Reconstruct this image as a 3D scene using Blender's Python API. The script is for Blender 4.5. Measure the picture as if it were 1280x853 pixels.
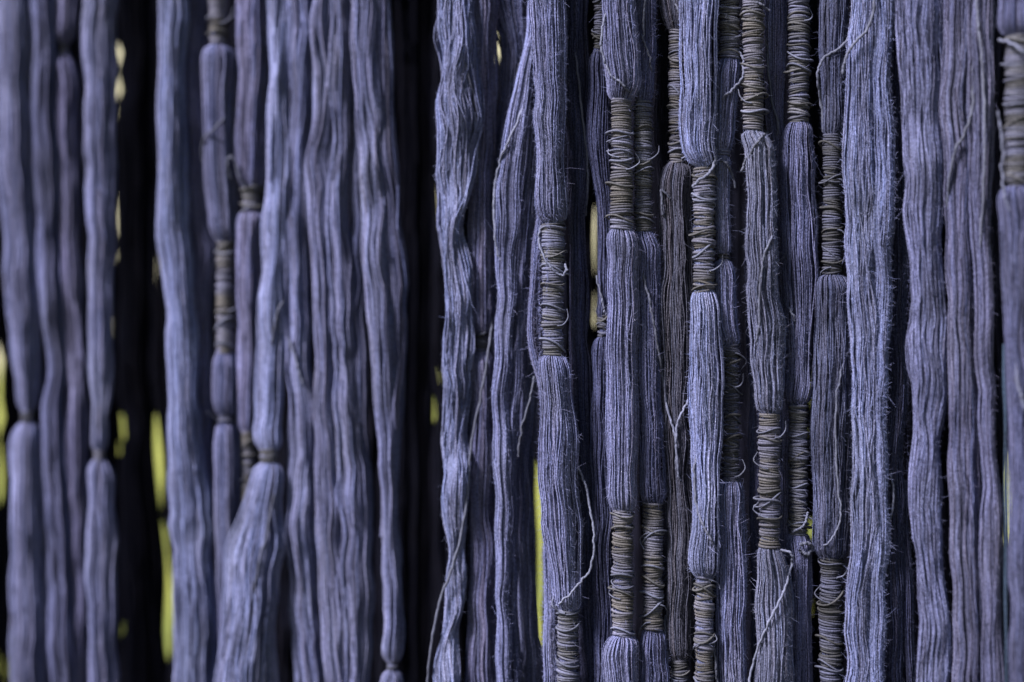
import bpy, math
import numpy as np

for o in list(bpy.data.objects):
    bpy.data.objects.remove(o)
scene = bpy.context.scene
R = math.radians

# ------------------------------------------------------------------ camera
FOCUS = 0.711            # metres to the sharpest hanks
LENS, SENSOR = 50.0, 36.0
CAMZ = 1.2
cam_d = bpy.data.cameras.new('camera')
cam = bpy.data.objects.new('camera', cam_d)
scene.collection.objects.link(cam)
cam.location = (0, 0, CAMZ)
cam.rotation_euler = (R(90), 0, 0)
cam_d.lens = LENS
cam_d.sensor_width = SENSOR
cam_d.clip_start = 0.01
cam_d.clip_end = 2000
cam_d.dof.use_dof = True
cam_d.dof.focus_distance = FOCUS
cam_d.dof.aperture_fstop = 2.4
cam_d.dof.aperture_blades = 0
scene.camera = cam
scene.render.resolution_x, scene.render.resolution_y = 1024, 682

# ------------------------------------------------------------------ light
SUN_EL, SUN_AZ = 46.0, 236.0        # azimuth clockwise from +Y: behind and left of the camera
world = bpy.data.worlds.new('World')
scene.world = world
world.use_nodes = True
wn = world.node_tree
wn.nodes.clear()
sky = wn.nodes.new('ShaderNodeTexSky')
sky.sky_type = 'NISHITA'
sky.sun_disc = False
sky.sun_elevation = R(SUN_EL)
sky.sun_rotation = R(SUN_AZ)
sky.air_density = 1.0
sky.dust_density = 1.0
sky.ozone_density = 1.0
bg = wn.nodes.new('ShaderNodeBackground')
bg.inputs['Strength'].default_value = 0.05
wo = wn.nodes.new('ShaderNodeOutputWorld')
wn.links.new(sky.outputs[0], bg.inputs[0])
wn.links.new(bg.outputs[0], wo.inputs[0])

sun_d = bpy.data.lights.new('sun', 'SUN')
sun_d.energy = 5.0
sun_d.angle = R(16)
sun_d.color = (1.0, 0.97, 0.94)
sun = bpy.data.objects.new('sun', sun_d)
scene.collection.objects.link(sun)
sun.location = (-2, -3, 4)
sun.rotation_euler = (R(90 - SUN_EL), 0, R(180 - SUN_AZ))

scene.view_settings.view_transform = 'Standard'
scene.view_settings.look = 'None'
scene.view_settings.exposure = 1.25
scene.view_settings.gamma = 1.0

# ------------------------------------------------------------------ helpers
rng = np.random.default_rng(7)
col = scene.collection

def scale(D):                      # metres per photograph pixel at distance D
    return SENSOR / LENS * D / 1280.0

def tomesh(name, verts, faces4, mat, parent, origin, colors=None, smooth=True, faces3=None):
    me = bpy.data.meshes.new(name)
    verts = np.asarray(verts, np.float32) - np.asarray(origin, np.float32)
    n4 = len(faces4) if faces4 is not None else 0
    n3 = len(faces3) if faces3 is not None else 0
    me.vertices.add(len(verts))
    me.vertices.foreach_set('co', verts.ravel())
    loops = []
    if n4: loops.append(np.asarray(faces4, np.int32).ravel())
    if n3: loops.append(np.asarray(faces3, np.int32).ravel())
    loops = np.concatenate(loops)
    me.loops.add(len(loops))
    me.loops.foreach_set('vertex_index', loops)
    me.polygons.add(n4 + n3)
    starts = np.concatenate([np.arange(n4) * 4, n4 * 4 + np.arange(n3) * 3]).astype(np.int32)
    me.polygons.foreach_set('loop_start', starts)
    me.update(calc_edges=True)
    if smooth:
        me.polygons.foreach_set('use_smooth', np.ones(n4 + n3, bool))
    if colors is not None:
        a = me.attributes.new('dye', 'FLOAT_COLOR', 'POINT')
        c = np.ones((len(verts), 4), np.float32)
        c[:, :3] = colors
        a.data.foreach_set('color', c.ravel())
    me.materials.append(mat)
    o = bpy.data.objects.new(name, me)
    col.objects.link(o)
    if parent is not None:
        o.parent = parent
    return o

def tube_faces(nstr, nring, ns, base=0):
    """quads of nstr tubes with nring rings of ns vertices, laid out [str, ring, side]"""
    i = np.arange(nstr)[:, None, None] * nring * ns
    r = np.arange(nring - 1)[None, :, None] * ns
    s = np.arange(ns)[None, None, :]
    s2 = (s + 1) % ns
    a = i + r + s; b = i + r + s2; c = i + r + ns + s2; d = i + r + ns + s
    return (np.stack(np.broadcast_arrays(a, b, c, d), -1).reshape(-1, 4) + base)

def catmull(pts, n):
    p = np.asarray(pts, float)
    p = np.vstack([2 * p[0] - p[1], p, 2 * p[-1] - p[-2]])
    m = len(p) - 3
    t = np.linspace(0, m - 1e-6, n)
    k = t.astype(int); f = (t - k)[:, None]
    p0, p1, p2, p3 = p[k], p[k + 1], p[k + 2], p[k + 3]
    return 0.5 * ((2 * p1) + (-p0 + p2) * f + (2 * p0 - 5 * p1 + 4 * p2 - p3) * f ** 2 + (-p0 + 3 * p1 - 3 * p2 + p3) * f ** 3)

def path_tube(path, rad, ns=6):
    """one tube along a 3-D path (n,3) with parallel-ish frames; returns verts, faces"""
    path = np.asarray(path, float)
    n = len(path)
    T = np.gradient(path, axis=0)
    T /= np.linalg.norm(T, axis=1)[:, None] + 1e-12
    N = np.zeros_like(T)
    v = np.cross(T[0], [0.3, 1, 0.2]); v /= np.linalg.norm(v)
    for i in range(n):
        v = v - T[i] * np.dot(v, T[i]); v /= np.linalg.norm(v) + 1e-12
        N[i] = v
    B = np.cross(T, N)
    rad = np.broadcast_to(np.asarray(rad, float), (n,))
    a = np.arange(ns) / ns * 2 * math.pi
    V = path[:, None] + rad[:, None, None] * (np.cos(a)[None, :, None] * N[:, None] + np.sin(a)[None, :, None] * B[:, None])
    return V.reshape(-1, 3), tube_faces(1, n, ns)

# ------------------------------------------------------------------ materials
def mat_yarn(name, rough=0.95, sheen=0.0, speck=0.75, bump=0.35, fine=2600.0, spec=0.06):
    m = bpy.data.materials.new(name); m.use_nodes = True
    nt = m.node_tree; N = nt.nodes; L = nt.links
    b = N['Principled BSDF']
    at = N.new('ShaderNodeAttribute'); at.attribute_name = 'dye'
    tc = N.new('ShaderNodeTexCoord')
    # fibre specks: short fibres lying along the yarn
    mp = N.new('ShaderNodeMapping'); mp.inputs['Scale'].default_value = (1, 1, 0.45)
    n1 = N.new('ShaderNodeTexNoise'); n1.inputs['Scale'].default_value = fine
    n1.inputs['Detail'].default_value = 2
    mr = N.new('ShaderNodeMapRange'); mr.inputs[1].default_value = 0.3; mr.inputs[2].default_value = 0.72
    mr.inputs[3].default_value = 1 - speck; mr.inputs[4].default_value = 1 + speck
    # uneven dye uptake
    n2 = N.new('ShaderNodeTexNoise'); n2.inputs['Scale'].default_value = 45; n2.inputs['Detail'].default_value = 4
    mr2 = N.new('ShaderNodeMapRange'); mr2.inputs[1].default_value = 0.3; mr2.inputs[2].default_value = 0.7
    mr2.inputs[3].default_value = 0.7; mr2.inputs[4].default_value = 1.3
    mu = N.new('ShaderNodeMath'); mu.operation = 'MULTIPLY'
    vm = N.new('ShaderNodeVectorMath'); vm.operation = 'SCALE'
    ge = N.new('ShaderNodeNewGeometry')
    L.new(ge.outputs['Position'], mp.inputs[0]); L.new(mp.outputs[0], n1.inputs['Vector'])
    m2 = N.new('ShaderNodeMapping'); m2.inputs['Scale'].default_value = (1.6, 1, 0.6)
    L.new(ge.outputs['Position'], m2.inputs[0]); L.new(m2.outputs[0], n2.inputs['Vector'])
    n3 = N.new('ShaderNodeTexNoise'); n3.inputs['Scale'].default_value = 28; n3.inputs['Detail'].default_value = 5
    m3 = N.new('ShaderNodeMapRange'); m3.inputs[1].default_value = 0.45; m3.inputs[2].default_value = 0.75; m3.inputs[3].default_value = 0.0; m3.inputs[4].default_value = 0.4
    hs = N.new('ShaderNodeHueSaturation'); hs.inputs['Saturation'].default_value = 0.7; hs.inputs['Hue'].default_value = 0.498; hs.inputs['Value'].default_value = 0.95
    mx = N.new('ShaderNodeMix'); mx.data_type = 'RGBA'
    L.new(m2.outputs[0], n3.inputs['Vector']); L.new(n3.outputs[0], m3.inputs[0]); L.new(m3.outputs[0], mx.inputs[0])
    L.new(at.outputs['Color'], mx.inputs[6]); L.new(at.outputs['Color'], hs.inputs['Color']); L.new(hs.outputs[0], mx.inputs[7])
    L.new(n1.outputs[0], mr.inputs[0]); L.new(n2.outputs[0], mr2.inputs[0])
    L.new(mr.outputs[0], mu.inputs[0]); L.new(mr2.outputs[0], mu.inputs[1])
    L.new(mx.outputs[2], vm.inputs[0]); L.new(mu.outputs[0], vm.inputs['Scale'])
    L.new(vm.outputs[0], b.inputs['Base Color'])
    b.inputs['Roughness'].default_value = rough
    b.inputs['Specular IOR Level'].default_value = spec
    b.inputs['Sheen Weight'].default_value = sheen
    b.inputs['Sheen Roughness'].default_value = 0.5
    b.inputs['Sheen Tint'].default_value = (0.8, 0.82, 1.0, 1)
    bp = N.new('ShaderNodeBump'); bp.inputs['Strength'].default_value = bump; bp.inputs['Distance'].default_value = 0.0006
    L.new(n1.outputs[0], bp.inputs['Height']); L.new(bp.outputs[0], b.inputs['Normal'])
    return m

M_YARN = mat_yarn('indigo_yarn')
M_CORD = mat_yarn('binding_cord', rough=0.75, sheen=0.0, spec=0.2, speck=0.4, bump=0.4, fine=2000.0)
M_FUZZ = mat_yarn('yarn_fuzz', speck=0.1, bump=0.0)

def mat_lawn():
    m = bpy.data.materials.new('lawn_grass'); m.use_nodes = True
    nt = m.node_tree; N = nt.nodes; L = nt.links; b = N['Principled BSDF']
    tc = N.new('ShaderNodeTexCoord')
    n = N.new('ShaderNodeTexNoise'); n.inputs['Scale'].default_value = 0.8; n.inputs['Detail'].default_value = 8
    cr = N.new('ShaderNodeValToRGB')
    cr.color_ramp.elements[0].position = 0.35; cr.color_ramp.elements[0].color = (0.17, 0.20, 0.035, 1)
    cr.color_ramp.elements[1].position = 0.65; cr.color_ramp.elements[1].color = (0.31, 0.31, 0.05, 1)
    L.new(tc.outputs['Object'], n.inputs['Vector']); L.new(n.outputs[0], cr.inputs[0]); L.new(cr.outputs[0], b.inputs['Base Color'])
    b.inputs['Roughness'].default_value = 0.9
    n2 = N.new('ShaderNodeTexNoise'); n2.inputs['Scale'].default_value = 60; n2.inputs['Detail'].default_value = 5
    bp = N.new('ShaderNodeBump'); bp.inputs['Strength'].default_value = 0.6; bp.inputs['Distance'].default_value = 0.05
    L.new(tc.outputs['Object'], n2.inputs['Vector']); L.new(n2.outputs[0], bp.inputs['Height']); L.new(bp.outputs[0], b.inputs['Normal'])
    return m

# ------------------------------------------------------------------ setting: the lawn behind
def lawn():
    n = 60
    g = np.sign(np.linspace(-1, 1, n)) * np.abs(np.linspace(-1, 1, n)) ** 3 * 900
    X, Y = np.meshgrid(g, g)
    r2 = np.random.default_rng(3)
    Z = 0.04 * np.sin(X * 0.7 + 1) * np.cos(Y * 0.5) + r2.normal(0, 0.01, X.shape)
    V = np.stack([X, Y, Z], -1).reshape(-1, 3)
    i, j = np.meshgrid(np.arange(n - 1), np.arange(n - 1), indexing='ij')
    a = (i * n + j).ravel()
    F = np.stack([a, a + 1, a + n + 1, a + n], -1)
    o = tomesh('lawn', V, F, mat_lawn(), None, (0, 0, 0))
    o['kind'] = 'structure'
lawn()

def mat_plain(name, c0, c1, sc):
    m = bpy.data.materials.new(name); m.use_nodes = True
    nt = m.node_tree; N = nt.nodes; L = nt.links; b = N['Principled BSDF']
    tc = N.new('ShaderNodeTexCoord')
    n = N.new('ShaderNodeTexNoise'); n.inputs['Scale'].default_value = sc; n.inputs['Detail'].default_value = 8
    cr = N.new('ShaderNodeValToRGB')
    cr.color_ramp.elements[0].position = 0.35; cr.color_ramp.elements[0].color = (*c0, 1)
    cr.color_ramp.elements[1].position = 0.65; cr.color_ramp.elements[1].color = (*c1, 1)
    L.new(tc.outputs['Object'], n.inputs['Vector']); L.new(n.outputs[0], cr.inputs[0]); L.new(cr.outputs[0], b.inputs['Base Color'])
    b.inputs['Roughness'].default_value = 0.95
    bp = N.new('ShaderNodeBump'); bp.inputs['Strength'].default_value = 0.5; bp.inputs['Distance'].default_value = 0.03
    L.new(n.outputs[0], bp.inputs['Height']); L.new(bp.outputs[0], b.inputs['Normal'])
    return m

def earth():
    # unseen patch added to cut lawn bounce; dark earth under the drying yarn
    n = 48; r2 = np.random.default_rng(5)
    a = np.arange(n) / n * 6.283
    rings = [0.05, 1.0, 2.2, 3.4, 4.2]
    V = []
    for k, rr in enumerate(rings):
        q = rr * (1 + (0.06 * np.sin(3 * a + 1) + 0.04 * np.sin(7 * a)) * (k > 2))
        V.append(np.stack([q * np.cos(a), q * np.sin(a) - 0.3, np.full(n, 0.085 if k < 4 else 0.03)], -1))
    V = np.concatenate(V)
    o = tomesh('added_dark_ground', V, tube_faces(1, len(rings), n)[:, ::-1], mat_plain('bounce_cut_ground', (0.035, 0.03, 0.025), (0.06, 0.05, 0.04), 6.0), None, (0, 0, 0))
    o['kind'] = 'structure'
earth()

def bank():
    # pale dry slope rising beyond the lawn
    r2 = np.random.default_rng(11)
    X, T = np.meshgrid(np.linspace(-160, 160, 90), np.linspace(0, 1, 30))
    Z = 58 * T ** 1.15 + 0.5 * np.sin(X * 0.33 + 3 * T) * T + r2.normal(0, 0.12, X.shape) * T - 0.15
    Y = 62 + 60 * T + 1.2 * np.sin(X * 0.17)
    V = np.stack([X, Y, Z], -1).reshape(-1, 3)
    i, j = np.meshgrid(np.arange(29), np.arange(89), indexing='ij')
    a = (i * 90 + j).ravel()
    o = tomesh('hillside', V, np.stack([a, a + 1, a + 91, a + 90], -1), mat_plain('dry_pale_grass', (0.27, 0.25, 0.15), (0.40, 0.37, 0.26), 0.3), None, (0, 0, 0))
    o['kind'] = 'structure'
bank()

# ------------------------------------------------------------------ hank builder
YTOP, YBOT = -620.0, 1080.0
BASE_X = [-200, 0, 220, 330, 450, 565, 640, 700, 880, 1050, 1095, 1150, 1210, 1270, 1500]
BASE_D = [215, 185, 135, 108, 86, 46, 28, 6, 0, -4, -20, -32, -45, -65, -110]
def base_depth(x):
    return FOCUS + np.interp(x, BASE_X, BASE_D) / 1000.0

DYE = {
    'bright':  (0.138, 0.150, 0.286),
    'blue':    (0.119, 0.129, 0.248),
    'mid':     (0.105, 0.110, 0.215),
    'violet':  (0.094, 0.093, 0.186),
    'slate':   (0.077, 0.080, 0.160),
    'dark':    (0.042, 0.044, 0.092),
    'brown':   (0.050, 0.049, 0.076),
    'deep':    (0.009, 0.009, 0.018),  # shade of the rows behind is put into this yarn colour
}
CORD = {
    'tan':   (0.077, 0.070, 0.074),
    'grey':  (0.063, 0.061, 0.072),
    'dim':   (0.045, 0.044, 0.054),
    'blue':  (0.085, 0.089, 0.142),
}

def knots(r, y, spacing, n=None):
    """smooth random curve(s) along y, unit variance, with irregular spacing"""
    y = np.asarray(y, float)
    k = int((y.max() - y.min()) / spacing) + 4
    p = y.min() - spacing + np.cumsum(r.uniform(0.5, 1.5, k + 2)) * spacing
    v = r.normal(0, 1, len(p))
    j = np.clip(np.searchsorted(p, y) - 1, 0, len(p) - 2)
    f = np.clip((y - p[j]) / (p[j + 1] - p[j]), 0, 1)
    f = f * f * (3 - 2 * f)
    return v[j] * (1 - f) + v[j + 1] * f

def smooth_curve(ys, vals, yq, sig=9.0):
    fine = np.arange(YTOP - 140, YBOT + 180, 2.0)
    v = np.interp(fine, ys, vals)
    k = np.exp(-0.5 * (np.arange(-30, 31) * 2.0 / sig) ** 2); k /= k.sum()
    v = np.convolve(np.pad(v, 30, mode='edge'), k, 'valid')
    return np.interp(yq, fine, v)

FULL = 1.0
class Lock:
    """centre line and half width of one bundle of yarn in photograph pixels, at a real distance D"""
    def __init__(s, edges, D, binds=(), flat=0.75, sig=9.0, y0=YTOP, y1=YBOT):
        e = np.array(edges, float)
        s.D = D; s.px = scale(D); s.binds = list(binds); s.flat = flat
        s.ye = e[:, 0]; s.xc = (e[:, 1] + e[:, 2]) / 2; s.hw = (e[:, 2] - e[:, 1]) / 2
        s.sig = sig; s.y0 = y0; s.y1 = y1; s.full = FULL
    def centre(s, y):
        return smooth_curve(s.ye, s.xc, y, s.sig)
    def half(s, y, bound=True):
        y = np.asarray(y, float)
        w = smooth_curve(s.ye, s.hw, y, s.sig) * (1.05 if s.binds else 1.0) * s.full
        if bound:
            for b in s.binds:
                ya, yb, wb = b[0], b[1], (b[3] - b[2]) / 2 * 0.86
                t = np.maximum(np.maximum(ya - y, y - yb), 0)
                Ls = 15.0
                if yb - ya > 11: w = w * (1 + 0.07 * np.exp(-((t - 20) / 14) ** 2))
                f = np.clip(t / Ls, 0, 1)
                f = np.sqrt(np.clip(1 - (1 - f) ** 2.0, 0, 1)) ** 0.85
                w = np.where(t < Ls, np.minimum(w, wb + np.maximum(w - wb, 0) * f), w)
                w = np.where(t <= 0, wb, w)
        return w
    def damp(s, y):
        d = np.ones_like(y)
        for b in s.binds:
            t = np.maximum(np.maximum(b[0] - y, y - b[1]), 0)
            d = np.minimum(d, np.clip(t / 45.0, 0.0, 1))
        return d
    def bcentre(s, y):
        """centre line pulled onto the binding's own axis where the hank is tied"""
        c = s.centre(y)
        for b in s.binds:
            bc = (b[2] + b[3]) / 2
            if len(b) > 5 and b[5] is not None: bc = bc + b[5] * (y - (b[0] + b[1]) / 2)
            t = np.maximum(np.maximum(b[0] - y, y - b[1]), 0)
            w = np.clip(1 - t / 25.0, 0, 1); w = w * w * (3 - 2 * w)
            c = c * (1 - w) + bc * w
        return c
    def hdepth(s, w):
        return np.minimum(w * s.flat * 1.3, 27.0) + 1.0
    def world(s, x, y, dpx):
        """pixel column/row on the hank's own plane, dpx pixels towards the viewer -> metres"""
        return np.stack([(x - 640) * s.px, s.D - dpx * s.px, CAMZ - (y - 426.5) * s.px], -1)
    def rings(s, coarse, fine):
        ys = [s.y0]; y = s.y0
        while y < s.y1:
            near = any(b[0] - 26 < y + 2 < b[1] + 26 for b in s.binds)
            inside = any(b[0] + 4 < y < b[1] - 8 for b in s.binds)
            off = y < -20 or y > 875
            y += (50 if y < -75 or y > 900 else 22 if off else 12 if inside else fine if near else coarse)
            ys.append(y)
        return np.array(ys)

def strands(lock, dye, pitch=2.4, wave=1.2, wig=1.0, seed=0, coarse=8.0, fine=3.0, ns=3, stray=0.06, lobes=0.03, srad=0.88, heave=None, kink=1.0, twist=0.0):
    r = np.random.default_rng(seed)
    if heave is None: heave = 0.7 + wave * 0.8
    y = lock.rings(coarse, fine); n = len(y)
    hw = lock.half(y); xc = lock.bcentre(y); hd = lock.hdepth(hw); damp = lock.damp(y)
    rw = np.random.default_rng(seed + 4242)
    amp = kink * min(1.0, np.median(hw) / 16.0) * (0.75 + 0.3 * min(wave, 3.0))
    grow = 1 + (0.045 * knots(rw, y, 55) + 0.035 * knots(rw, y, 26)) * kink * damp * (0.6 + 0.25 * min(wave, 3.0))
    hw = hw * np.clip(grow, 0.8, 1.2); hd = hd * np.clip(1 + 0.09 * knots(rw, y, 48) * damp, 0.75, 1.3)
    xc = xc + (1.1 * knots(rw, y, 70) + 0.6 * knots(rw, y, 30)) * damp * amp
    for b in lock.binds:                                   # pressed in under the cord
        wb = (b[3] - b[2]) / 2 - 1.5
        t = np.clip(np.maximum(np.maximum(b[0] - y, y - b[1]), 0) / 16.0, 0, 1)
        t = np.sqrt(1 - (1 - t) ** 2)
        hb = (wb * min(lock.flat + 0.15, 1.0) + 0.5) * 0.80
        hd = np.minimum(hd, hb + np.maximum(hd - hb, 0) * t)
        hw = np.where(t <= 0, np.minimum(hw, wb * 0.82), hw)
    full = np.percentile(lock.half(y), 80)
    per = full * math.pi * 0.55 * (1 + min(lock.flat, 1))
    nf = max(8, int(per * 1.45 / pitch))
    u = np.concatenate([r.uniform(-2.25, 2.25, nf) * 0.25 + np.linspace(-2.25, 2.25, nf) * 0.75 , r.uniform(2.3, 3.98, max(3, nf // 6))])
    u = np.sort(u); m = len(u)
    rho = r.uniform(0.935, 1.0, m)
    st = r.random(m) < stray
    rho[st] = r.uniform(1.02, 1.12, st.sum())
    U = u[:, None] + np.zeros((1, n))
    Y = y[None, :]
    # each strand wanders a little on its own, neighbours wave together
    for lam, a in ((260, 0.06), (120, 0.042), (60, 0.022)):
        ph = r.uniform(0, 6.28, m)[:, None]; l = lam * r.uniform(0.7, 1.4, m)[:, None]
        U = U + a * wig * r.normal(0, 1, m)[:, None] * np.sin(6.283 * Y / l + ph) * damp
    U = U + twist * (Y - 426) / 426
    lob = np.zeros_like(U)
    for k in range(5):
        mm = r.integers(3, 9)
        lob += lobes * r.uniform(0.3, 1) * np.sin(mm * U + r.uniform(0, 6.28) + Y / r.uniform(90, 400))
    dx = np.zeros_like(U); dz = np.zeros_like(U)
    for k in range(4):
        lam = r.uniform(70, 260); kap = r.uniform(-2.2, 2.2)
        env = 0.5 + 0.5 * np.sin(Y / r.uniform(60, 160) + r.uniform(0, 6.28) + u[:, None] * r.uniform(-1.5, 1.5))
        g = np.sin(6.283 * Y / lam + r.uniform(0, 6.28) + kap * u[:, None]) * env
        dx += g * wave * 0.6 * r.uniform(0.5, 1.1)
        dz += np.sin(6.283 * Y / lam + r.uniform(0, 6.28) + kap * u[:, None]) * env * wave * 0.6 * r.uniform(0.5, 1.1)
    hv = np.zeros_like(U)
    for sp, aa in ((75, 0.8), (38, 0.5)):
        kk = r.uniform(-22, 22)
        for g0 in (-1.2, 0.2, 1.5):                       # folds differ across the hank
            wgt = np.exp(-((u - g0) / 0.9) ** 2)[:, None]
            hv += wgt * aa * knots(r, (Y + kk * u[:, None]).ravel(), sp).reshape(U.shape)
    dz = dz + hv * heave
    rr = np.minimum(rho[:, None], 1 + damp) + lob * (0.15 + 0.85 * damp)
    X = xc + (hw - srad * 0.6) * rr * np.sin(U) + dx * damp
    Dp = hd * rr * np.cos(U) + dz * damp
    rad = srad * r.uniform(0.72, 1.12, m)[:, None] * (1 + 0.12 * np.sin(Y / r.uniform(9, 30, m)[:, None] + r.uniform(0, 6, m)[:, None]))
    # rings lie across the strand
    a = np.arange(ns) / ns * 6.283 + 0.5
    VX = X[..., None] + rad[..., None] * np.cos(a)
    VD = Dp[..., None] + rad[..., None] * np.sin(a)
    VY = np.broadcast_to(y[None, :, None], VX.shape)
    V = lock.world(VX, VY, VD).reshape(-1, 3)
    F = tube_faces(m, n, ns)
    base = np.array(DYE[dye] if isinstance(dye, str) else dye)
    tone = np.exp(r.normal(0, 0.09, m))
    tint = r.normal(0, 0.045, (m, 1)) * np.array([1.0, 0.2, -0.8])
    cs = base * tone[:, None] * (1 + tint)
    # faded and over-dyed stretches along each strand
    fade = 1 + 0.13 * np.sin(Y / r.uniform(20, 90, m)[:, None] + r.uniform(0, 6, m)[:, None])
    C = np.repeat((cs[:, None, :] * fade[..., None])[:, :, None, :], ns, axis=2).reshape(-1, 3)
    # solid yarn inside
    nc = 14
    ac = np.arange(nc) / nc * 6.283
    cx = (xc + (dx * damp)[u < 2.3].mean(0))[:, None] + hw[:, None] * 0.74 * np.sin(ac); cd = hd[:, None] * 0.74 * np.cos(ac) + ((dz * damp)[np.abs(u) < 0.8].mean(0) - 0.6)[:, None]
    cv = lock.world(cx, np.broadcast_to(y[:, None], cx.shape), cd).reshape(-1, 3)
    cf = tube_faces(1, n, nc, len(V))
    V = np.vstack([V, cv]); F = np.vstack([F, cf]); C = np.vstack([C, np.broadcast_to(base * 0.8, (len(cv), 3))])
    return V, F, C, (X, Dp, Y, rad, cs, u)

def fuzz(lock, data, count, seed, length=(2.5, 7.5), w=0.13):
    r = np.random.default_rng(seed + 991)
    X, Dp, Y, rad, cs, u = data
    m, n = X.shape
    ok = np.where(np.cos(u) > -0.45)[0]
    i = r.choice(ok, count); yy = np.broadcast_to(Y, X.shape)
    vis = np.where((Y[0] > -15) & (Y[0] < 868))[0]
    # spread evenly along the length, not along the rings
    yq = r.uniform(-10, 863, count)
    j = np.clip(np.searchsorted(Y[0], yq), 1, n - 1)
    f = (yq - Y[0][j - 1]) / (Y[0][j] - Y[0][j - 1])
    x0 = X[i, j - 1] * (1 - f) + X[i, j] * f
    d0 = Dp[i, j - 1] * (1 - f) + Dp[i, j] * f
    uu = u[i] + r.normal(0, 0.5, count)
    L = r.uniform(length[0], length[1], count) * r.choice([0.6, 1.0, 2.2], count, p=[.6, .385, .015])
    up = r.normal(0, 1.0, count)
    flatm = r.random(count) < 0.6
    sg = r.choice([-1, 1], count) * r.uniform(0.3, 1.0, count)
    dirv = np.stack([np.sin(uu), up, np.cos(uu) * 0.6], -1)
    lie = np.stack([np.cos(uu) * sg + 0.15 * np.sin(uu), up * 0.9, -np.sin(uu) * sg * 0.6 + 0.15 * np.cos(uu)], -1)
    dirv = np.where(flatm[:, None], lie, dirv)
    d0 = d0 + np.where(flatm, rad[i, 0], 0.0) * np.cos(u[i])
    x0 = x0 + np.where(flatm, rad[i, 0], 0.0) * np.sin(u[i])
    dirv /= np.linalg.norm(dirv, axis=1)[:, None]
    curl = r.normal(0, 0.6, (count, 3)) * np.where(flatm, 0.45, 1.0)[:, None]
    L = np.where(flatm, L * 0.75, L)
    P = []
    for t in (0, 0.5, 1.0):
        P.append(np.stack([x0, yq, d0], -1) + dirv * (L * t)[:, None] + curl * (L * t * t)[:, None] * 0.7)
    P = np.stack(P, 1)                                   # count,4,3
    side = np.cross(dirv, r.normal(0, 1, (count, 3)) * 0.4 + np.array([0, 0, 1.0])); side /= np.linalg.norm(side, axis=1)[:, None]
    W = w * np.array([1.0, 0.85, 0.35])[None, :, None] * side[:, None, :]
    Q = np.stack([P - W, P + W], 2)                      # count,4,2,3
    V = lock.world(Q[..., 0], Q[..., 1], Q[..., 2]).reshape(-1, 3)
    b = np.arange(count)[:, None] * 6 + np.arange(2)[None, :] * 2
    F = np.stack([b, b + 1, b + 3, b + 2], -1).reshape(-1, 4)
    C = np.repeat(cs[i] * 1.4, 6, axis=0)
    return V, F, C

def binding(lock, b, seed, pitch=2.9, ns=5, seg=18):
    """cord wound tightly round the tied stretch, then a few loose crossing turns"""
    r = np.random.default_rng(seed)
    ya, yb, xa, xb = b[:4]
    kind = b[4] if len(b) > 4 else 'tan'
    px = lock.px
    wb = (xb - xa) / 2 - 1.5
    turns = max(2, int((yb - ya) / pitch)); n = turns * seg + 1
    t = np.linspace(0, turns, n)
    ph = t * 6.283 + r.uniform(0, 6)
    k = np.floor(t).astype(int); rt = r.normal(0, 1, turns + 3); fr = t - k
    wob = rt[k] * (1 - fr) + rt[k + 1] * fr               # turn-to-turn looseness
    tl = r.normal(0, 1, turns + 3); tilt = tl[k] * (1 - fr) + tl[k + 1] * fr
    yv = ya + (yb - ya) * t / turns + 0.8 * wob + 1.7 * tilt * np.sin(ph)
    big = 0.97 + 0.055 * knots(r, t, 5.0) + 0.04 * wob
    xcen = lock.bcentre(yv)
    hw = wb * big
    x = xcen + hw * np.sin(ph); d = (wb * min(lock.flat + 0.15, 1.0) + 0.5) * big * np.cos(ph)
    rad = 1.65 * (1 + 0.14 * np.sin(t * 2.3 + r.uniform(0, 6)) + 0.1 * rt[k]) * px
    P = lock.world(x, yv, d)
    V, F = path_tube(P, np.abs(rad), ns)
    base = np.array(CORD[kind]); alt = np.array(DYE['mid'])
    mixn = np.clip(0.38 + 0.5 * np.sin(t / r.uniform(2, 5) + r.uniform(0, 6)) * r.uniform(0.5, 1) + 0.3 * wob, 0, 1)
    c = base * (1 - mixn[:, None] * 0.55) + alt * mixn[:, None] * 0.55
    c = c * (1 + 0.18 * tilt[:, None])
    if kind == 'dim': c = c * 0.75
    C = np.repeat(np.clip(c, 0.01, 1), ns, axis=0)
    return V, F, C

def loose_wrap(lock, b, yc, tilt, seed, off=2.2, rad=2.0, span=(0, 6.283), bulge=0.0):
    r = np.random.default_rng(seed)
    wb = (b[3] - b[2]) / 2 + off - 0.5
    n = 34
    ph = np.linspace(span[0], span[1], n)
    yv = yc + tilt * np.sin(ph + r.uniform(-0.6, 0.6)) + 2 * np.sin(2 * ph + r.uniform(0, 6))
    k = 1 + bulge * np.exp(-((np.mod(ph - r.choice([1.57, 4.71]) + 3.14, 6.283) - 3.14) / 0.5) ** 2)
    x = lock.bcentre(yv) + wb * k * np.sin(ph)
    d = (wb * min(lock.flat + 0.15, 1.0) + 0.8) * np.cos(ph) * (1 + 0.05 * r.normal())
    V, F = path_tube(lock.world(x, yv, d), rad * lock.px, 6)
    return V, F

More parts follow.
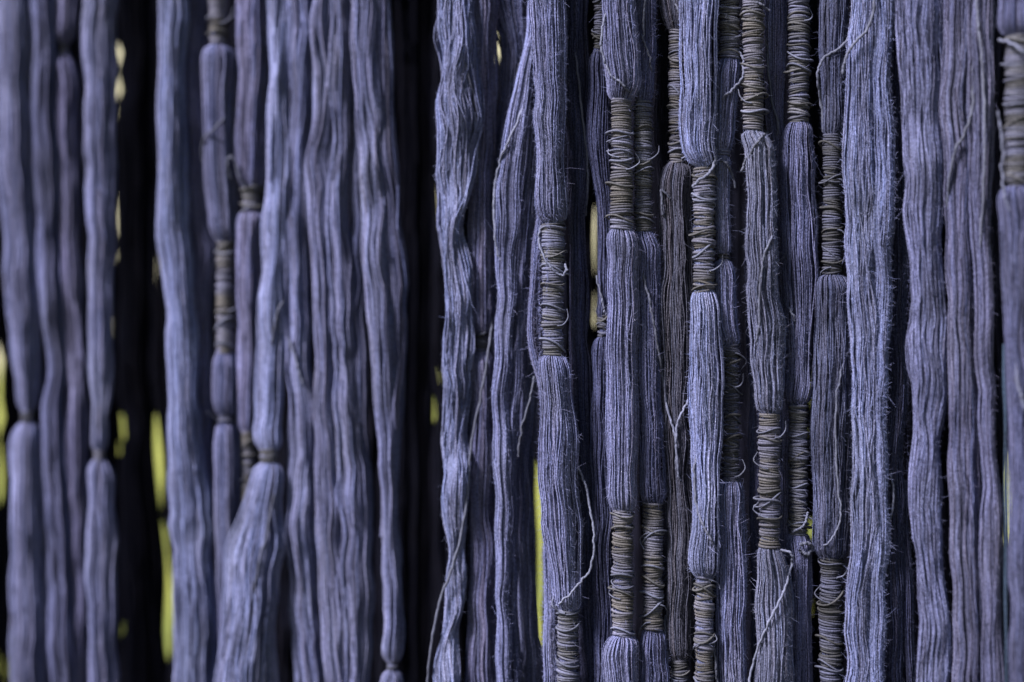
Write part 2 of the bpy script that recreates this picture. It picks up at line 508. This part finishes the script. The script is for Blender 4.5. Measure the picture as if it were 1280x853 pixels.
ALL = []
def hank(name_label, locks, dye='mid', group=None, pitch=1.55, wave=1.2, wig=1.0, seed=1, fuzzn=0, coarse=13.0, fine=4.5, ns=3,
         tails=(), wraps=True, category='yarn hank', dyes=None, **kw):
    L0 = locks[0]
    root = bpy.data.objects.new('yarn_hank', None)
    root.empty_display_size = 0.01
    org = L0.world(np.array(L0.centre(np.array([L0.y1]))[0]), np.array(L0.y1), np.array(0.0))
    root.location = org
    root['label'] = name_label; root['category'] = category
    if group: root['group'] = group
    col.objects.link(root)
    for li, lk in enumerate(locks):
        dy = dyes[li] if dyes else dye
        V, F, C, data = strands(lk, dy, pitch, wave, wig, seed * 13 + li, coarse, fine, ns, **kw)
        o = tomesh('yarn_strands', V, F, M_YARN, root, org, C)
        o['kind'] = 'stuff'
        if fuzzn:
            V, F, C = fuzz(lk, data, fuzzn, seed + li)
            o = tomesh('yarn_fuzz', V, F, M_FUZZ, root, org, C, smooth=False)
            o['kind'] = 'stuff'
        for bi, b in enumerate(lk.binds):
            sd = seed * 101 + li * 17 + bi
            V, F, C = binding(lk, b, sd, seg=18 if fuzzn else 12, ns=5 if fuzzn else 4)
            bo = tomesh('binding', V, F, M_CORD, root, org, C)
            if wraps and b[1] - b[0] > 25:
                r = np.random.default_rng(sd + 5)
                nw = max(2, int((min(b[1], 860) - max(b[0], -10)) / 24))
                for q in range(nw):
                    ya_, yb_ = max(b[0], -10), min(b[1], 860)
                    yc = ya_ + (yb_ - ya_) * np.clip((q + r.uniform(-0.6, 1.6)) / nw, 0.04, 0.96)
                    V, F = loose_wrap(lk, b, yc, r.normal(0, 4.2), sd * 7 + q, off=r.uniform(0.2, 1.6), rad=r.uniform(1.0, 1.6), bulge=r.choice([0, 0, 0.12, 0.3]))
                    cc = np.array(CORD['blue' if r.random() < 0.45 else 'grey']) * r.uniform(0.75, 1.3) * (0.6 if len(b) > 4 and b[4] == 'dim' else 1)
                    tomesh('loose_wrap', V, F, M_CORD, bo, org, np.broadcast_to(cc, (len(V), 3)))
            if wraps and b[1] - b[0] > 60:
                # cut ends of the cord curling away from the tie
                for q in range(r.integers(1, 4)):
                    sgn = r.choice([-1, 1]); yc = r.uniform(max(b[0], 0), min(b[1], 853)); hwb = (b[3] - b[2]) / 2
                    cx = lk.bcentre(np.array([yc]))[0]; ln = r.uniform(7, 22); up = r.choice([-1, 1])
                    pts = [(cx + sgn * hwb * .3, yc, hwb * .9), (cx + sgn * hwb * .85, yc + up * 2, hwb * .7 + 1.5),
                           (cx + sgn * (hwb + ln * r.uniform(.15, .4)), yc + up * ln * .5, r.uniform(0, hwb)), (cx + sgn * (hwb + ln * r.uniform(-.1, .5)), yc + up * ln, r.uniform(-2, hwb))]
                    P = catmull(pts, 24)
                    V, F = path_tube(lk.world(P[:, 0], P[:, 1], P[:, 2]), np.linspace(1.25, 0.6, 24) * lk.px, 5)
                    tomesh('cord_end', V, F, M_CORD, bo, org, np.broadcast_to(np.array(CORD['blue']) * r.uniform(.8, 1.3), (len(V), 3)))
    for ti, tl in enumerate(tails):
        pts = np.array([p[:2] for p in tl['p']], float)
        dp = np.array([p[2] if len(p) > 2 else np.nan for p in tl['p']])
        lk = locks[tl.get('lock', 0)]
        # lie on the hank's surface unless a stand-off in pixels is given
        w = lk.half(pts[:, 1]); xc = lk.bcentre(pts[:, 1])
        s = np.clip((pts[:, 0] - xc) / np.maximum(w, 1), -1, 1)
        surf = lk.hdepth(w) * np.sqrt(np.maximum(1 - s * s, 0)) + 3.0
        dd = np.where(np.isnan(dp), surf, dp)
        for q in (0, -1):
            if np.isnan(dp[q]) and 0 < pts[q, 1] < 853: dd[q] -= 8.0
        P = catmull(np.column_stack([pts, dd]), 16 * len(pts))
        r = np.random.default_rng(seed * 7 + ti)
        for q in range(3): P[:, q] += 0.55 * knots(r, np.arange(len(P)), 4.0) + 0.25 * knots(r, np.arange(len(P)), 1.6)
        V, F = path_tube(lk.world(P[:, 0], P[:, 1], P[:, 2]), 0.95 * tl.get('r', 1.6) * lk.px * (1 + 0.1 * np.sin(np.arange(len(P)) * 0.9)), 6)
        c = np.array(CORD['blue']) * 0.9 * tl.get('c', 1.3)
        tomesh('loose_thread', V, F, M_CORD, root, org, np.broadcast_to(c, (len(V), 3)))
    ALL.append(root)
    return root

def LK(edges, off=0, binds=(), flat=0.75, sig=9.0, x=None, y0=YTOP, y1=YBOT):
    e = np.array(edges, float)
    if x is None: x = float(np.mean((e[:, 1] + e[:, 2]) / 2))
    return Lock(edges, base_depth(x) + off / 1000.0, binds, flat, sig, y0, y1)

SHARP = dict(fuzzn=8000)
SOFT = dict(fuzzn=2400, coarse=13, fine=5, pitch=1.75, srad=0.98)
BLUR = dict(coarse=15, fine=6, pitch=2.3, srad=1.25)
#HANKS
# ------------------------------------------------------------------ front row, left (soft) to right
G_FRONT = 'indigo yarn hanks hanging in the front row'
def front(label, locks, **k):
    hank(label, locks, group=G_FRONT, **k)

FULL = 1.07
front('leftmost blue hank at the photo edge, tied once at mid height',
      [LK([(0,-4,35),(120,-4,37),(200,0,38),(300,8,43),(400,13,48),(460,17,48),(505,24,45),(545,18,50),(700,17,55),(853,18,60)],
          binds=[(512,529,25,44,'dim')], flat=.6)], dye='mid', wave=1.6, seed=1, **BLUR)
front('plain untied blurred hank, second from the left photo edge',
      [LK([(0,38,68),(200,42,72),(300,47,74),(420,52,80),(500,55,80),(600,55,82),(700,60,90),(853,65,98)], off=8, flat=.6)],
      dye='slate', wave=1.8, seed=2, **BLUR)
front('thin blurred violet hank, third from the left edge, tied once near the top',
      [LK([(0,68,95),(45,70,92),(80,71,92),(100,72,95),(200,75,98),(300,76,99),(420,84,105),(500,84,107),(560,85,112),(640,88,108),(700,90,106),(853,94,109)],
          off=16, binds=[(54,70,73,87,'dim')], flat=.7)], dye='violet', wave=1.6, seed=3, **BLUR)
front('blurred blue hank left of the broad black gap, with one brown tie low down',
      [LK([(0,105,143),(100,108,145),(200,110,146),(300,112,139),(420,112,140),(500,115,138),(550,118,134),(590,112,140),(700,110,145),(853,112,147)],
          off=2, binds=[(562,576,117,132,'tan')], flat=.65)], dye='mid', wave=2.0, seed=4, **BLUR)
front('pale plain hank bordering the broad black gap on its right side',
      [LK([(0,200,236),(100,200,233),(200,198,232),(300,202,237),(420,209,245),(500,213,248),(600,212,258),(700,218,266),(853,220,273)], flat=.6)],
      dye='blue', wave=2.2, seed=5, **BLUR)
front('dim violet hank half hidden behind the pale plain hank',
      [LK([(0,228,259),(100,229,257),(200,231,260),(300,236,267),(350,238,268),(420,240,262),(520,243,263),(620,245,268),(740,250,278),(853,255,280)], off=16, flat=.7)],
      dye='violet', wave=1.4, seed=6, **BLUR)
front('slim blurred hank tied with tan cord at its top and again at mid height',
      [LK([(0,260,287),(60,256,292),(150,256,291),(220,258,292),(280,264,293),(300,266,293),(450,270,297),(500,268,298),(530,272,296),(560,269,300),(650,272,303),(853,276,304)],
          off=3, binds=[(-160,57,261,285,'tan'),(303,442,270,294,'tan'),(520,529,272,295,'dim')], flat=.85)], dye='slate', wave=.9, seed=7,
      tails=[dict(p=[(290,140),(272,165),(256,178),(252,200)], c=.9), dict(p=[(262,515,20),(272,522),(292,530)], c=.8)], **BLUR)
front('violet hank with a short tie near the top and a long one low down',
      [LK([(0,298,338),(100,298,335),(200,297,332),(228,300,330),(272,298,330),(400,298,327),(500,299,326),(530,301,323),(660,300,320),(853,298,322)],
          off=10, binds=[(235,263,301,328,'grey'),(538,655,301,319,'tan')], flat=.75)], dye='violet', wave=.9, seed=8,
      tails=[dict(p=[(290,225,10),(288,205,22),(296,200,22),(305,228),(326,258)], c=1.1), dict(p=[(330,255),(312,262),(297,272)], c=1.0)], **BLUR)
front('hank with a single grey tie that flares wide below it, beside the violet hank',
      [LK([(0,340,366),(60,338,364),(120,338,362),(200,335,362),(300,332,360),(400,326,358),(500,322,352),(548,321,350),(590,320,352),(650,303,353),(700,289,351),(800,278,346),(853,275,346)],
          off=-4, binds=[(561,579,323,350,'grey')], flat=.55),
       LK([(0,352,393),(60,356,393),(100,355,392),(200,358,388),(300,353,383),(400,357,388),(500,360,392),(600,360,392),(700,360,393),(800,366,398),(853,368,403)], off=5, flat=.55)],
      dye='blue', dyes=['blue','mid'], wave=2.6, seed=9,
      tails=[dict(p=[(362,360),(350,390),(340,430)], c=.9), dict(p=[(362,420,14),(372,450,16),(380,480,14)], c=1.3), dict(p=[(348,590),(340,650),(325,720),(312,790)], c=.8)], **BLUR)
front('broad loose untied hank in several folds, left of the middle black gap',
      [LK([(0,393,418),(100,392,416),(200,386,412),(300,385,410),(420,392,416),(500,394,420),(600,395,425),(700,398,432),(853,410,437)], flat=.6),
       LK([(0,414,441),(100,412,439),(200,410,438),(300,408,437),(420,412,441),(500,416,450),(600,420,460),(700,425,462),(853,428,458)], off=3, flat=.6)],
      dye='mid', wave=2.6, seed=10, **BLUR)
front('ribbon-like hank narrowing downward, bordering the middle black gap on its left',
      [LK([(0,443,472),(100,445,472),(200,450,478),(300,455,486),(400,460,492),(450,465,494),(520,470,495),(600,474,495),(700,478,498),(750,480,502),(853,478,503)],
          off=2, binds=[(826,838,483,498,'dim')], flat=.5),
       LK([(0,465,490),(100,466,490),(200,470,495),(300,478,505),(400,486,509),(450,488,508),(520,482,501),(580,478,497),(640,478,494)], off=8, flat=.5, y1=660),
       LK([(180,440,450),(300,438,455),(420,438,458),(520,442,462),(620,446,462)], off=10, flat=.8, y0=120, y1=680)],
      dye='mid', dyes=['mid','slate','slate'], wave=2.2, seed=11, **BLUR)

FULL = 1.0
SOFT_ = dict(SOFT)
front('crumpled matted blue hank, first right of the middle black gap',
      [LK([(0,542,596),(60,543,598),(120,546,599),(150,548,599),(200,547,597),(250,549,590),(285,550,584),(330,552,588),(400,554,592),(430,553,591),(500,551,588),(570,552,584),(650,553,581),(700,556,578),(750,553,577),(853,548,573)], flat=.55)],
      dye='blue', wave=5.0, wig=2.2, seed=12, lobes=.05, stray=.1,
      tails=[dict(p=[(614,395,-8),(612,430,0),(600,500,8),(588,570,12),(582,640,12),(568,700,14),(552,745,14),(540,800,10),(534,853,8),(530,900,6)], r=1.8, c=1.0),
             dict(p=[(572,40),(580,75),(592,120),(598,170),(596,230)], c=.9)], **SOFT_)
front('dusky hank half behind the crumpled one, tied once at mid height',
      [LK([(0,588,620),(100,590,622),(250,588,619),(400,588,618),(415,592,615),(445,590,618),(600,588,616),(700,592,620),(853,584,621)],
          off=15, binds=[(418,440,593,612,'dim')], flat=.7)], dye='violet', wave=1.6, seed=13,
      tails=[dict(p=[(592,420),(602,418),(612,410)], c=.6)], **SOFT_)
front('dim hank at the top edge behind the hank that sweeps to the left',
      [LK([(0,598,664),(60,628,664),(100,630,660),(160,618,652),(260,606,640),(400,604,634),(600,606,632),(853,608,640)], off=28, flat=.5)], dye='slate', wave=2.0, seed=14,
      tails=[dict(p=[(662,30,16),(658,60,18),(650,85,18),(645,105,16)], c=.6)], **SOFT_)
front('two-lock hank that sweeps left from behind a tied one, ending straight below',
      [LK([(-50,664,690),(40,660,684),(60,655,670),(100,645,667),(150,634,664),(200,625,658),(230,621,655),(285,618,652),(350,620,646),(430,619,641),(500,616,638),(570,617,640),(650,620,640),(750,621,638),(853,622,641)], off=6, flat=.5),
       LK([(-50,675,700),(60,665,690),(120,660,680),(200,650,674),(285,643,668),(350,640,661),(430,637,656),(500,634,651),(570,633,648),(650,634,646),(853,636,650)], off=15, flat=.6)],
      dye='mid', dyes=['mid','slate'], wave=1.5, seed=15,
      tails=[dict(p=[(660,120),(640,170),(628,195),(620,225),(618,260),(619,300),(626,325)], r=1.8, c=1.5),
             dict(p=[(668,470,6),(662,500,10),(652,535,10),(648,570,8)], c=.7)], **SOFT_)
front('dark hank hanging low, between the sweeping hank and the green slit',
      [LK([(380,655,672),(450,650,670),(500,650,671),(570,645,669),(650,644,667),(750,645,671),(853,648,678)], off=26, flat=.6, y0=250)], dye='slate', wave=1.6, seed=16,
      tails=[dict(p=[(640,790),(648,815),(655,853),(657,880)], c=1.0)], **SOFT_)
front('sharp hank with a long grey binding at mid height and another at bottom',
      [LK([(0,663,706),(30,663,708),(60,664,711),(100,667,706),(150,669,706),(200,670,707),(250,670,709),(270,673,708),(450,677,711),(500,675,716),(570,675,722),(650,679,726),(700,684,726),(745,692,725),(853,692,725)],
          binds=[(278,444,677,706,'grey'),(762,1020,696,724,'grey')], flat=.7),
       LK([(240,674,686),(285,668,680),(330,664,676),(380,660,672),(420,658,671),(450,663,675),(475,672,684),(520,676,690)], off=2, flat=.8, y0=215, y1=540),
       LK([(580,676,688),(650,679,690),(750,680,694),(853,679,698)], off=4, flat=.8, y0=560)],
      dye='mid', dyes=['mid','slate','mid'], wave=1.0, seed=17,
      tails=[dict(p=[(716,540,4),(722,580,6),(732,610,8),(740,650,8),(742,685,8),(736,712,10),(722,728),(705,745),(696,757)], r=1.6, c=1.7),
             dict(p=[(676,282),(674,305),(684,330),(700,345),(708,338,14),(706,330,6)], c=1.2)], **SHARP)
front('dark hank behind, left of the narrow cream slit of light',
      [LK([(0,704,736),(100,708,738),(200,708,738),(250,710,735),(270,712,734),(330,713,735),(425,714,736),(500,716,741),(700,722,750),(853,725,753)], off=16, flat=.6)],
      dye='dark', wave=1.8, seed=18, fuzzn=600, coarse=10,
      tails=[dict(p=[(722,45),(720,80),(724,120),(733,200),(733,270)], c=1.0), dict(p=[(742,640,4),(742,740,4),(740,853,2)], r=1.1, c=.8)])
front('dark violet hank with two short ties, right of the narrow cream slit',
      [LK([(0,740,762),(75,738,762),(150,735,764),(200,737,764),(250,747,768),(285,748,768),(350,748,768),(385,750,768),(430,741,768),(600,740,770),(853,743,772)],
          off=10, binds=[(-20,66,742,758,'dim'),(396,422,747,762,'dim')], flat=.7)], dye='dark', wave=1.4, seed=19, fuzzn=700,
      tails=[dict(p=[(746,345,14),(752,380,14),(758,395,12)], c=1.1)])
front('pale hank with two tan bindings, pressed side by side against a slimmer shaded hank',
      [LK([(0,755,795),(50,755,797),(80,757,799),(110,762,797),(295,762,796),(350,762,796),(450,760,794),(550,759,793),(600,760,793),(628,763,793),(805,757,794),(853,755,797)],
          off=-3, binds=[(124,287,763,791,'tan'),(638,795,765,792,'tan')], flat=.75)], dye='mid', wave=.9, seed=20,
      tails=[dict(p=[(756,20,10),(751,45,16),(752,70,16),(762,95),(778,112),(790,120)], r=1.6, c=1.25)], **SHARP)
front('slim shaded hank pressed against the right side of a paler one bound twice',
      [LK([(0,794,818),(60,796,819),(100,795,816),(298,795,822),(320,796,825),(400,796,826),(500,797,826),(570,800,829),(610,800,830),(800,800,830),(853,798,834)],
          off=4, binds=[(127,290,792,816,'grey'),(628,788,803,829,'tan')], flat=.8)], dye='slate', wave=.9, seed=21,
      tails=[dict(p=[(806,0),(803,25),(804,55),(812,80),(815,100)], c=.8), dict(p=[(800,330),(808,370),(816,410),(824,450),(826,480)], c=.7)], **SHARP)
front('brownish dark hank with a long tan binding at the top of the frame',
      [LK([(0,828,862),(30,832,858),(210,830,862),(250,826,863),(285,827,864),(380,825,866),(450,828,865),(500,829,862),(550,829,862),(580,830,863),(650,834,866),(750,835,864),(810,834,863),(853,836,863)],
          off=7, binds=[(38,204,836,858,'tan'),(823,1020,838,862,'grey')], flat=.7),
       LK([(0,816,842),(100,816,842),(200,818,842),(260,822,844)], off=22, flat=.7, y1=330)],
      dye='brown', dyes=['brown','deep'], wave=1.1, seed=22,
      tails=[dict(p=[(836,-20,10),(840,0,12),(846,20),(850,38)], c=.9), dict(p=[(827,440,6),(830,490,10),(838,530),(843,550),(844,585)], r=1.6, c=1.4),
             dict(p=[(864,480,14),(856,505,18),(846,525,20),(843,555),(846,590),(853,605)], r=1.6, c=1.4),
             dict(p=[(836,250,14),(826,240,16),(826,262,16),(832,280)], c=.7), dict(p=[(833,770),(831,785),(834,815),(833,853),(833,880)], c=.8)], **SHARP)
front('brightest lavender blue hank, broad at top, tied with tan cord below',
      [LK([(0,852,896),(60,850,896),(150,851,894),(180,853,891),(200,855,889),(372,866,896),(400,866,900),(450,864,903),(500,863,904),(570,866,901),(640,867,899),(680,862,897),(700,862,896),(853,862,896)],
          off=-5, binds=[(209,364,866,894,'tan'),(720,1020,868,893,'tan')], flat=.7)], dye='bright', wave=.8, seed=23,
      tails=[dict(p=[(892,185,4),(893,200,10),(884,218,20),(872,228,22),(864,236,18)], r=2.0, c=1.2),
             dict(p=[(870,565),(867,590),(869,630),(877,655),(888,675),(895,690)], r=1.7, c=1.2),
             dict(p=[(892,800),(894,830),(896,853),(897,880)], c=.8)], **SHARP)
front('dark slim hank right of the brightest one, bound in black cord at mid height',
      [LK([(0,898,926),(76,895,923),(120,893,921),(180,892,917),(205,894,914),(250,894,913),(310,896,913),(330,895,919),(400,895,921),(425,897,921),(610,898,928),(650,897,931),(853,897,931)],
          off=1, binds=[(-170,74,898,925,'grey'),(189,197,892,914,'blue'),(318,325,896,913,'dim'),(430,600,901,925,'dim')], flat=.8)], dye='mid', wave=.8, seed=24,
      tails=[dict(p=[(922,60),(927,78,14),(926,98,16),(915,113),(904,122),(898,130)], r=1.7, c=1.4), dict(p=[(893,198),(904,205),(914,218),(918,235,6)], c=1.0)], **SHARP)
front('greyish hank bound down its top quarter and again below the middle',
      [LK([(0,930,960),(175,934,966),(200,932,967),(285,932,970),(350,933,974),(400,935,978),(450,941,980),(480,944,980),(505,945,976),(690,949,978),(720,947,984),(750,945,990),(800,947,990),(853,943,990)],
          off=-3, binds=[(-170,164,928,955,'tan'),(517,684,948,976,'tan')], flat=.7),
       LK([(300,931,943),(400,932,946),(450,934,948),(500,938,954),(560,936,956),(700,938,958),(853,940,960)], off=12, flat=.8, y0=260)],
      dye=(.094,.099,.172), dyes=[(.094,.099,.172),'dark'], wave=1.3, seed=25,
      tails=[dict(p=[(960,166),(948,175),(938,188),(931,203),(926,215,6)], r=1.8, c=.8), dict(p=[(972,283),(960,300),(950,325),(946,360),(945,410),(942,445)], r=1.6, c=1.1),
             dict(p=[(972,686),(986,690,14),(988,705),(978,730),(962,762),(948,800),(938,840),(932,875,16)], r=1.7, c=1.5),
             dict(p=[(936,2),(948,8),(960,16,8)], c=1.0)], **SHARP)
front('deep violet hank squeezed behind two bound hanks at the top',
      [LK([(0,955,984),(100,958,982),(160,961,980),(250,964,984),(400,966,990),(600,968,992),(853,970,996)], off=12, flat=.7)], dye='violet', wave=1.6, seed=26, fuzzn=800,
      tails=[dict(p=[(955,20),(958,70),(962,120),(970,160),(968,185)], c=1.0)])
front('hank bound in dark cord at the top edge, left neighbour of the smooth dark hank',
      [LK([(0,984,1014),(165,979,1011),(185,979,1014),(230,979,1019),(285,979,1021),(350,981,1021),(400,982,1021),(450,984,1017),(490,986,1014),(680,986,1013),(720,989,1014),(853,989,1014)],
          off=5, binds=[(-170,155,985,1012,'grey'),(505,668,986,1010,'grey')], flat=.75)], dye='slate', wave=1.2, seed=27,
      tails=[dict(p=[(1008,640,10),(1002,655),(992,662),(988,668)], c=1.1), dict(p=[(996,678,22),(1006,676,22),(1012,683,16),(1006,690,20),(996,686,20)], r=2.2, c=.8),
             dict(p=[(980,375),(986,390),(992,402)], c=1.2)], **SHARP)
front('smooth dark slate hank with two dark bindings, beside the broad pale untied hank',
      [LK([(0,1026,1058),(60,1027,1056),(150,1029,1053),(348,1022,1062),(380,1020,1064),(450,1018,1065),(550,1015,1065),(650,1015,1059),(685,1018,1056),(853,1018,1056)],
          off=1, binds=[(168,343,1028,1052,'dim'),(697,1020,1024,1053,'dim')], flat=.75)], dye=(.052,.056,.108), wave=.7, seed=28,
      tails=[dict(p=[(1060,-30,18),(1062,0,20),(1064,30,22),(1052,58,20),(1032,72),(1022,82,18),(1019,100,16),(1026,128),(1029,165)], r=1.9, c=1.0),
             dict(p=[(1065,405,6),(1058,435,14),(1045,465),(1039,500),(1038,560),(1042,610),(1045,640),(1040,660),(1030,675),(1020,688)], r=1.3, c=1.2)], **SHARP)
front('broad pale untied hank with fine wavy folds, right of the last sharp bound hank',
      [LK([(0,1064,1096),(100,1058,1094),(200,1052,1092),(285,1054,1096),(350,1060,1098),(450,1064,1100),(500,1064,1100),(570,1064,1102),(650,1062,1100),(750,1057,1090),(853,1056,1088)], off=-2, flat=.6),
       LK([(0,1088,1119),(100,1086,1116),(200,1086,1118),(285,1090,1121),(350,1090,1114),(450,1092,1112),(500,1092,1111),(570,1094,1112),(650,1092,1112),(750,1084,1106),(853,1082,1105)], off=3, flat=.6)],
      dye='blue', wave=2.0, wig=1.5, seed=29,
      tails=[dict(p=[(1090,-20,22),(1086,20,22),(1076,45,20),(1060,62,20),(1052,80,18),(1050,95,14)], r=2.0, c=1.0),
             dict(p=[(1114,590),(1116,625),(1108,670),(1098,710),(1088,750)], r=1.5, c=1.4)], **SHARP)
front('dark flat hank filling the gap behind two pale untied hanks',
      [LK([(0,1112,1132),(285,1110,1136),(450,1108,1137),(570,1104,1130),(700,1100,1128),(853,1102,1128)], off=16, flat=.6),
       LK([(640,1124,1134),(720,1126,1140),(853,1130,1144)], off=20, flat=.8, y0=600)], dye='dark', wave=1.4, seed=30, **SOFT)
front('pale untied hank with a wavy right edge, second from the bound right edge one',
      [LK([(0,1122,1178),(40,1120,1177),(100,1125,1177),(200,1130,1177),(285,1133,1177),(350,1138,1178),(400,1136,1177),(450,1137,1185),(480,1139,1184),(530,1139,1176),(570,1139,1173),(650,1142,1178),(700,1145,1180),(750,1146,1183),(853,1145,1183)], flat=.5)],
      dye='mid', wave=2.8, wig=1.6, seed=31, lobes=.04, **SOFT)
front('smooth two-lock dusky hank beside the bound hank at the right edge',
      [LK([(0,1177,1215),(150,1178,1215),(285,1184,1213),(400,1187,1218),(500,1187,1222),(600,1187,1225),(700,1190,1228),(853,1195,1230)], off=4, flat=.6),
       LK([(0,1210,1242),(150,1207,1243),(285,1213,1240),(400,1218,1242),(500,1222,1244),(600,1226,1248),(700,1225,1252),(853,1225,1253)], off=8, flat=.6)],
      dye=(.086,.086,.163), wave=1.5, seed=32,
      tails=[dict(p=[(1216,-20),(1217,20),(1222,80),(1225,160),(1224,240),(1222,330)], lock=1, r=1.8, c=1.2), dict(p=[(1207,60),(1210,100,20),(1208,140,22),(1198,172,22),(1188,192,18),(1183,225,12),(1184,260)], r=2.0, c=.9)], **SOFT)
front('blurred hank cut by the right photo edge, bound with thick grey cord',
      [LK([(0,1249,1292),(40,1250,1292),(245,1252,1296),(400,1257,1298),(570,1262,1302),(700,1265,1304),(853,1264,1304)],
          off=-2, binds=[(45,234,1256,1290,'grey')], flat=.7)], dye='slate', wave=1.2, seed=33,
      tails=[dict(p=[(1250,48),(1262,62,22),(1276,76,24),(1284,80)], r=2.2, c=1.2), dict(p=[(1246,140,4),(1250,180,8),(1250,215,8),(1252,245,10),(1258,265)], r=1.6, c=1.2),
             dict(p=[(1266,455),(1267,485),(1273,508),(1284,530)], r=1.8, c=1.4)], **SOFT)
front('lone thin blue thread hanging beside the slit near the right edge',
      [LK([(430,1253,1256),(560,1255,1258),(853,1256,1259)], off=4, flat=1, y0=430)], dye=(.03,.045,.08), wave=1.0, seed=34, pitch=2.0, coarse=10, fine=4)

# ------------------------------------------------------------------ rows behind, in the shade of the front row
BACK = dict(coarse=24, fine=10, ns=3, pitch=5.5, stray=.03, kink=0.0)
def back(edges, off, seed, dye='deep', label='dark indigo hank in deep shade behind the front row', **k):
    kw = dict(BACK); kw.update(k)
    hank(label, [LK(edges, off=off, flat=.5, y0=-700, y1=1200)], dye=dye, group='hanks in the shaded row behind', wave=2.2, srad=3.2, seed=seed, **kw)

row2 = [
 [(0,-130,-82)], [(0,-90,-40)],  # unseen end hanks added to block side light
 [(0,-50,-2),(400,-50,0),(440,-50,-5),(600,-50,-4),(640,-50,2)],
 [(0,-6,60),(425,-6,60),(450,6,60),(530,6,60),(545,-6,60),(560,6,60),(600,6,60),(640,-2,58),(853,0,55)],
 [(0,50,108)],
 [(0,98,150),(50,98,150),(64,98,146),(122,98,146),(136,98,150),(225,98,150),(240,98,138),(295,98,139),(312,98,151),(505,98,153),(519,98,152),(546,98,152),(562,98,155)],
 [(0,144,198),(50,144,198),(62,156.5,198),(80,156.5,198),(90,140,198),(100,156.5,198),(124,156.5,198),(136,144,198),(225,144,198),(240,145,198),(295,145,197),(312,145,197),(500,145,197),(519,158,192),(546,158,193),(565,147,192),(650,147,202),(740,147,206),(830,147,208),(850,147,216)],
 [(0,190,250),(490,190,250),(520,197,250),(600,203,250),(622,203,250),(636,198,250),(650,209,252),(740,215,255),(825,216,258),(845,206,260)],
 [(0,240,292)], [(0,284,338)], [(0,328,382)], [(0,374,432)], [(0,424,482)], [(0,474,518)],
 [(0,508,548),(465,508,548),(490,508,543),(525,508,543),(550,508,548)],
 [(0,542,602),(465,542,602),(490,544.5,602),(525,544.5,602),(550,542,602)],
 [(0,594,622),(22,594,622),(40,594,613),(62,594,613),(80,594,622)],
 [(0,614,672),(22,614,672),(40,629,672),(62,629,672),(80,614,672),(560,614,672),(585,614,673),(640,614,672),(700,614,671),(800,614,672),(820,614,676)],
 [(0,664,716),(560,664,716),(585,677,716),(640,677,716),(800,678,716),(820,668,716)],
 [(0,706,746),(235,706,746),(262,706,741),(330,706,741.5),(410,706,741),(440,706,748)],
 [(0,738,794),(235,738,794),(258,744,794),(330,745,794),(345,742.5,794),(415,744.5,794),(440,740,794)],
 [(0,786,842)], [(0,834,888)], [(0,880,930)], [(0,920,970)],
 [(0,960,1014),(635,960,1014),(652,960,1007),(668,960,1007),(684,960,1014)],
 [(0,1008,1064),(635,1008,1064),(652,1017,1064),(668,1017,1064),(684,1008,1064)],
 [(0,1056,1110)], [(0,1100,1156)], [(0,1148,1204)],
 [(0,1196,1262),(555,1196,1262),(575,1196,1257),(685,1196,1257),(705,1196,1262)],
 [(0,1256,1322),(555,1256,1322),(575,1264,1322),(685,1264,1322),(705,1256,1322)],
 [(0,1314,1376)], [(0,1368,1424)],  # more unseen hanks added at this end against side light
]
SEEN = {3: 'near black hank low at the left photo edge, under the yellow slit',
        6: 'near black hank hanging alone inside the broad black gap at left',
        13: 'near black hank in the left half of the middle black gap',
        14: 'near black hank in the right half of the middle black gap'}
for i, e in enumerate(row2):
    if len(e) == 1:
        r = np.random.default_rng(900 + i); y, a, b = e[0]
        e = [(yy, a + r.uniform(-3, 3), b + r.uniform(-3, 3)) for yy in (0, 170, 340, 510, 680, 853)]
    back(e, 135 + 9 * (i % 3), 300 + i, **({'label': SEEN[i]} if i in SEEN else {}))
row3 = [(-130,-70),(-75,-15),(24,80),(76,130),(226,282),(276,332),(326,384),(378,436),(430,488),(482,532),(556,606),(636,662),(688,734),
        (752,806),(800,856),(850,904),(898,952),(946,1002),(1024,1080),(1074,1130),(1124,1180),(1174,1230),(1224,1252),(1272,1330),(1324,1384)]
for i, (a, b) in enumerate(row3):  # hidden row added to screen the hanks from light behind
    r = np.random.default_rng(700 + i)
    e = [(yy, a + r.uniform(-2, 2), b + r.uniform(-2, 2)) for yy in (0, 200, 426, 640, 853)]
    back(e, 230 + 10 * (i % 2), 500 + i, label='hidden shade-darkened hank in the farthest row, added to block light from behind')
# front row goes on left of the frame: unseen hanks added to block sun
for i in range(9):
    r = np.random.default_rng(60 + i); a = -54 - 50 * i
    e = [(yy, a + r.uniform(-3, 3), a + 50 + r.uniform(-3, 3)) for yy in (-300, 0, 200, 426, 640, 853)]
    hank('sun-blocking indigo hank added to the front row beyond the left photo edge', [LK(e, off=4 + 6 * (i % 2), flat=.6)], dye='mid', group='sun-blocking hanks added beyond the left photo edge', wave=1.5, seed=60 + i, coarse=24, fine=10, pitch=5.0, srad=2.4)
